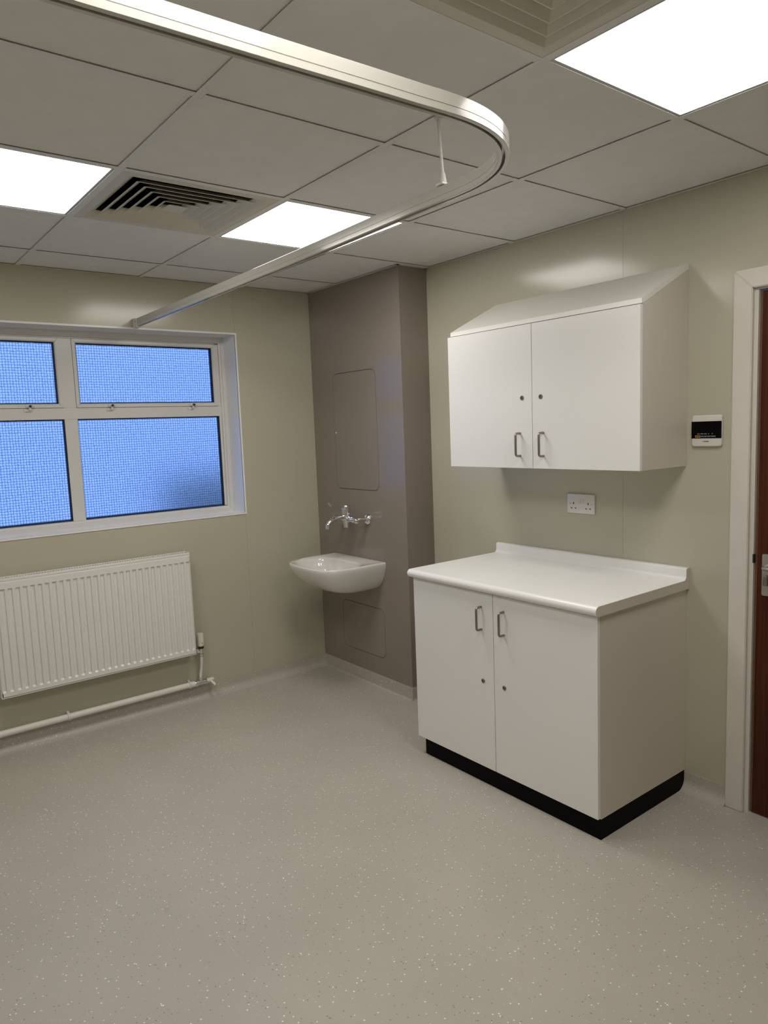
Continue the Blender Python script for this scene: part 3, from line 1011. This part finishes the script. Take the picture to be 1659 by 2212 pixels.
sp = [(TX - 0.01, 1.705, TZ + 0.012), (1.545, 1.705, TZ + 0.014), (1.505, 1.705, TZ + 0.009), (1.478, 1.705, TZ + 0.001), (1.460, 1.705, TZ - 0.010), (1.450, 1.705, TZ - 0.024), (1.448, 1.705, TZ - 0.044)]
obj('spout', MB().tube(sp, [0.0175, 0.016, 0.0145, 0.0135, 0.013, 0.0128, 0.0128], 18), M_CHROME, tap)
lv = MB()
lp = [(TX - 0.02, 1.083, 0.0055), (1.540, 1.086, 0.005), (1.485, 1.092, 0.0045), (1.476, 1.097, 0.003), (1.468, 1.108, 0.0025), (1.462, 1.118, 0.002)]
lv.loft([[(x + (0.4 * t if x < 1.48 else 0), 1.705 - w, z + (t if x >= 1.48 else 0)), (x + (0.4 * t if x < 1.48 else 0), 1.705 + w, z + (t if x >= 1.48 else 0)), (x - (0.4 * t if x < 1.48 else 0), 1.705 + w, z - (t if x >= 1.48 else 0)), (x - (0.4 * t if x < 1.48 else 0), 1.705 - w, z - (t if x >= 1.48 else 0))]
         for (x, z, t), w in zip(lp, (0.010, 0.009, 0.010, 0.011, 0.012, 0.011))])
obj('lever', lv, M_CHROME, tap, ang=50)

# ------------------------------------------------------------------ radiator
RX0, RX1, RZ0, RZ1, RYF, RYB = -0.260, 0.740, 0.300, 0.888, 2.032, 2.108
rad = thing('radiator', (0.24, 2.07, RZ0), 'white ribbed panel radiator under the window', 'radiator')
# ribbed front panel: 30 pressed channels
nch = 30
pitch_ = 0.0333
xs_ = [RX0 + 0.010]
ys_flag = [0]
start = (RX0 + RX1) / 2 - nch * pitch_ / 2 + 0.0065
for k in range(nch):
    a = start + k * pitch_
    for dx, f in ((0, 0), (0.0035, 1), (0.0167, 1), (0.0202, 0)):
        xs_.append(a + dx); ys_flag.append(f)
xs_.append(RX1 - 0.008); ys_flag.append(0)
zs_ = [RZ0 + 0.010, RZ0 + 0.030, RZ0 + 0.0385, 0.8350, 0.8385, RZ1 - 0.020]
zf = [0, 0, 1, 1, 0, 0]
mb = MB()
dep = 0.0075
grid = [[mb.bm.verts.new((x, RYF + dep * fx * fz, z)) for x, fx in zip(xs_, ys_flag)] for z, fz in zip(zs_, zf)]
for r_ in range(len(zs_) - 1):
    for c_ in range(len(xs_) - 1):
        mb.bm.faces.new((grid[r_][c_], grid[r_][c_ + 1], grid[r_ + 1][c_ + 1], grid[r_ + 1][c_]))
# returns and back of the pressed panel
bl = [mb.bm.verts.new((x, RYF + 0.016, z)) for x, z in ((xs_[0], zs_[0]), (xs_[-1], zs_[0]), (xs_[-1], zs_[-1]), (xs_[0], zs_[-1]))]
mb.bm.faces.new(bl)
mb.bm.faces.new(list(grid[0]) + [bl[1], bl[0]])
mb.bm.faces.new(list(grid[-1]) + [bl[2], bl[3]])
mb.bm.faces.new([grid[i][0] for i in range(len(zs_))] + [bl[3], bl[0]])
mb.bm.faces.new([grid[i][-1] for i in range(len(zs_))] + [bl[2], bl[1]])
obj('front_panel', mb, M_RAD, rad, ang=18)
# rolled rim round the panel
frame_ring(RX0 + 0.002, RX1 - 0.002, RZ0, RZ1 - 0.0145, [(0.0, RYF + 0.006), (0.002, RYF + 0.003), (0.0075, RYF + 0.003), (0.0075, RYF + 0.020), (0.0, RYF + 0.020)], M_RAD, 'panel_rim', rad)
obj('back_panel', MB().box(RX0 + 0.012, RX1 - 0.012, RYB - 0.012, RYB, RZ0 + 0.006, RZ1 - 0.015, 0.003), M_RAD, rad)
for a in (RX0, RX1 - 0.0035):
    obj('side_cover', MB().box(a, a + 0.0035, RYF + 0.008, RYB, RZ0 + 0.004, RZ1, 0.001, 1), M_RAD, rad, smooth=False)
obj('top_rail', MB().box(RX0 + 0.0036, RX1 - 0.0036, RYF + 0.004, RYF + 0.020, RZ1 - 0.0140, RZ1 - 0.001, 0.002), M_RAD, rad)
obj('top_rail', MB().box(RX0 + 0.0036, RX1 - 0.0036, RYB - 0.012, RYB, RZ1 - 0.0140, RZ1 - 0.001, 0.002), M_RAD, rad)
mb = MB()
x = RX0 + 0.012
while x < RX1 - 0.02:
    mb.loft([[(x, RYF + 0.0202, RZ1 - 0.002), (x + 0.0062, RYF + 0.0202, RZ1 - 0.002), (x + 0.0062, RYF + 0.0202, RZ1 - 0.008), (x, RYF + 0.0202, RZ1 - 0.008)],
             [(x + 0.006, RYB - 0.0122, RZ1 - 0.002), (x + 0.0122, RYB - 0.0122, RZ1 - 0.002), (x + 0.0122, RYB - 0.0122, RZ1 - 0.008), (x + 0.006, RYB - 0.0122, RZ1 - 0.008)]])
    x += 0.0128
tag(obj('grille_bars', mb, M_RAD, rad, smooth=False), kind='stuff')
for bxp in (-0.05, 0.53):
    obj('wall_bracket', MB().box(bxp - 0.02, bxp + 0.02, RYB + 0.0002, YW - 0.0003, 0.40, 0.80), M_RAD, rad, smooth=False)

# thermostatic valve
VX, VY = 0.7885, 2.088
tv = thing('thermostatic_valve', (VX, VY, 0.262), 'ivory thermostatic valve on the right end of the radiator', 'valve')
mb = MB()
n = 40
ringsv = []
for d, r_, rib in ((0.327, 0.0165, 0), (0.330, 0.0185, 0), (0.354, 0.0190, 0), (0.358, 0.0190, 1), (0.398, 0.0188, 1), (0.402, 0.0178, 1), (0.403, 0.010, 0)):
    ringsv.append([(VX + (r_ - (0.0022 if rib and (k % 5) in (0, 1) else 0)) * math.cos(2 * math.pi * k / n), VY + (r_ - (0.0022 if rib and (k % 5) in (0, 1) else 0)) * math.sin(2 * math.pi * k / n), d) for k in range(n)])
mb.loft(ringsv)
obj('valve_head', mb, M_CREAMPL, tv, ang=30)
obj('pointer', MB().prism([(VX - 0.003, 0.350), (VX + 0.003, 0.350), (VX, 0.344)], 'y', VY - 0.0198, VY - 0.0185), M_BLACK, tv, smooth=False)
obj('collar', MB().lathe((VX, VY, 0.312), (0, 0, 1), [(0, 0.0125), (0.002, 0.0165), (0.013, 0.0168), (0.0148, 0.014)], 20), M_BLACK, tv)
obj('valve_body', MB().lathe((VX, VY, 0.268), (0, 0, 1), [(0, 0.0095), (0.002, 0.0135), (0.014, 0.0135), (0.016, 0.0105), (0.030, 0.0115), (0.043, 0.0115)], 12), M_CHROME, tv)
obj('tail_nut', MB().lathe((VX - 0.008, VY, 0.302), (-1, 0, 0), [(0, 0.009), (0.006, 0.0135), (0.022, 0.0135), (0.024, 0.010), (0.0395, 0.010)], 6), M_CHROME, tv)

# pipe along the skirting
hpz, hpy, hr = 0.1085, 2.100, 0.0165
pipe = thing('heating_pipe', (0.0, hpy, hpz), 'white painted heating pipe running along the wall below the radiator', 'pipe')
obj('main_pipe', MB().tube([(XL + 0.002, hpy, hpz), (0.745, hpy, hpz)], hr, 20), M_PIPE, pipe)
obj('end_pipe', MB().tube([(0.800, hpy, hpz + 0.001), (0.835, hpy, hpz + 0.001), (0.852, hpy, hpz + 0.002), (0.860, hpy, hpz + 0.004)], [0.0125, 0.0125, 0.0125, 0.006], 16), M_PIPE, pipe)
obj('tee_fitting', MB().tube([(0.738, hpy, hpz), (0.744, hpy, hpz), (0.7445, hpy, hpz), (0.758, hpy, hpz), (0.7585, hpy, hpz), (0.798, hpy, hpz), (0.7985, hpy, hpz), (0.812, hpy, hpz), (0.816, hpy, hpz)],
                             [0.015, 0.0185, 0.0185, 0.0185, 0.0155, 0.0155, 0.018, 0.018, 0.0135], 12), M_CHROME, pipe)
obj('tee_branch', MB().lathe((0.779, hpy, hpz + 0.012), (0, 0, 1), [(0, 0.0135), (0.010, 0.0135), (0.011, 0.016), (0.020, 0.016), (0.022, 0.010)], 12), M_CHROME, pipe)
obj('riser', MB().tube([(0.779, hpy, 0.138), (0.782, hpy, 0.165), (0.785, hpy - 0.003, 0.185), (0.786, hpy - 0.009, 0.215), (VX - 0.001, VY, 0.245), (VX, VY, 0.2675)], 0.0085, 14), M_PIPE, pipe)
obj('drain_stub', MB().tube([(0.838, hpy - 0.010, hpz - 0.004), (0.846, hpy - 0.030, hpz - 0.016), (0.850, hpy - 0.040, hpz - 0.023)], [0.0085, 0.0085, 0.0075], 12), M_PIPE, pipe)
for cxp in (0.050, 0.712):
    obj('pipe_clip', MB().tube([(cxp - 0.007, hpy, hpz), (cxp - 0.0065, hpy, hpz), (cxp + 0.0065, hpy, hpz), (cxp + 0.007, hpy, hpz)], [0.0172, 0.0205, 0.0205, 0.0172], 18), M_WHITEPL, pipe)
    obj('clip_foot', MB().box(cxp - 0.006, cxp + 0.006, hpy + 0.012, YW - 0.0003, hpz + 0.006, hpz + 0.024, 0.001), M_WHITEPL, pipe)

# ------------------------------------------------------------------ curtain track
trk = thing('curtain_track', (0.53, -0.33, 2.122), 'white curtain track curving below the ceiling to the window wall', 'curtain track')
CP = [(XL + 0.002, -0.690), (-1.0, -0.691), (-0.523, -0.693), (-0.382, -0.698), (-0.185, -0.704), (-0.003, -0.711), (0.103, -0.714), (0.18, -0.717), (0.235, -0.715),
      (0.290, -0.705), (0.344, -0.686), (0.396, -0.656), (0.442, -0.616), (0.480, -0.568), (0.508, -0.511), (0.525, -0.452), (0.531, -0.392), (0.532, -0.30), (0.5335, -0.20), (0.537, -0.121), (0.540, -0.049),
      (0.550, 0.281), (0.557, 0.665), (0.563, 1.258), (0.568, YW - 0.030)]


def catmull(P, n=6):
    out = []
    for i in range(len(P) - 1):
        p0 = P[max(i - 1, 0)]; p1 = P[i]; p2 = P[i + 1]; p3 = P[min(i + 2, len(P) - 1)]
        # centripetal-like tangents scaled to the segment
        d = math.dist(p1, p2)
        def tan(a, b, c):
            l0, l1 = max(math.dist(a, b), 1e-6), max(math.dist(b, c), 1e-6)
            return [((b[k] - a[k]) / l0 + (c[k] - b[k]) / l1) * 0.5 * d for k in (0, 1)]
        m1 = tan(p0, p1, p2) if i > 0 else [p2[k] - p1[k] for k in (0, 1)]
        m2 = tan(p1, p2, p3) if i < len(P) - 2 else [p2[k] - p1[k] for k in (0, 1)]
        for s_ in range(n):
            t = s_ / n
            h00, h10, h01, h11 = 2 * t**3 - 3 * t**2 + 1, t**3 - 2 * t**2 + t, -2 * t**3 + 3 * t**2, t**3 - t**2
            out.append(tuple(h00 * p1[k] + h10 * m1[k] + h01 * p2[k] + h11 * m2[k] for k in (0, 1)))
    out.append(P[-1])
    return out


path = catmull(CP, 4)
tprof = [(-0.0035, 0.0), (-0.0115, 0.0), (-0.0125, 0.001), (-0.0125, 0.0125), (-0.0115, 0.0130), (-0.0115, 0.0142), (-0.0125, 0.0147), (-0.0125, 0.037), (-0.0115, 0.038),
         (0.0115, 0.038), (0.0125, 0.037), (0.0125, 0.0147), (0.0115, 0.0142), (0.0115, 0.0130), (0.0125, 0.0125), (0.0125, 0.001), (0.0115, 0.0), (0.0035, 0.0),
         (0.0035, 0.003), (0.0095, 0.003), (0.0095, 0.012), (-0.0095, 0.012), (-0.0095, 0.003), (-0.0035, 0.003)]
rings = []
for i, p in enumerate(path):
    a = path[max(i - 1, 0)]; b = path[min(i + 1, len(path) - 1)]
    t = Vector((b[0] - a[0], b[1] - a[1], 0)).normalized()
    nrm = Vector((t.y, -t.x, 0))
    rings.append([(p[0] + nrm.x * u, p[1] + nrm.y * u, 2.122 + w) for u, w in tprof])
obj('rail', MB().loft(rings), M_TRACK, trk, ang=28)
cap = obj('wall_bracket', MB().box(0.5505, 0.5855, YW - 0.0298, YW - 0.0003, 2.118, 2.164, 0.002), M_WHITEPL, trk)
obj('end_clip', MB().box(0.5522, 0.5838, YW - 0.056, YW - 0.0302, 2.1165, 2.1625, 0.003), M_WHITEPL, trk)
for dz in (0.0,):
    obj('screw', MB().lathe((0.5522, YW - 0.043, 2.147), (-1, 0, 0), [(0, 0.003), (0.001, 0.0025)], 10), M_STEEL, trk)
ra, rb = Vector((0.529, -0.327, 2.166)), Vector((0.614, -0.221, H - 0.002))
dr_ = (rb - ra)
obj('hanger_rod', MB().tube([ra + dr_ * 0.10, rb], 0.0042, 12), M_ROD, trk)
obj('hanger_socket', MB().tube([ra - Vector((0, 0, 0.008)), ra + dr_ * 0.03, ra + dr_ * 0.135, ra + dr_ * 0.16], [0.0085, 0.0085, 0.0075, 0.0045], 14), M_ROD, trk)
obj('track_clamp', MB().box(0.512, 0.550, -0.340, -0.314, 2.1604, 2.1665, 0.002), M_WHITEPL, trk)
obj('ceiling_cup', MB().lathe((0.614, -0.221, H - 0.0002), (0, 0, -1), [(0, 0.011), (0.004, 0.011), (0.007, 0.007)], 18), M_WHITEPL, trk)
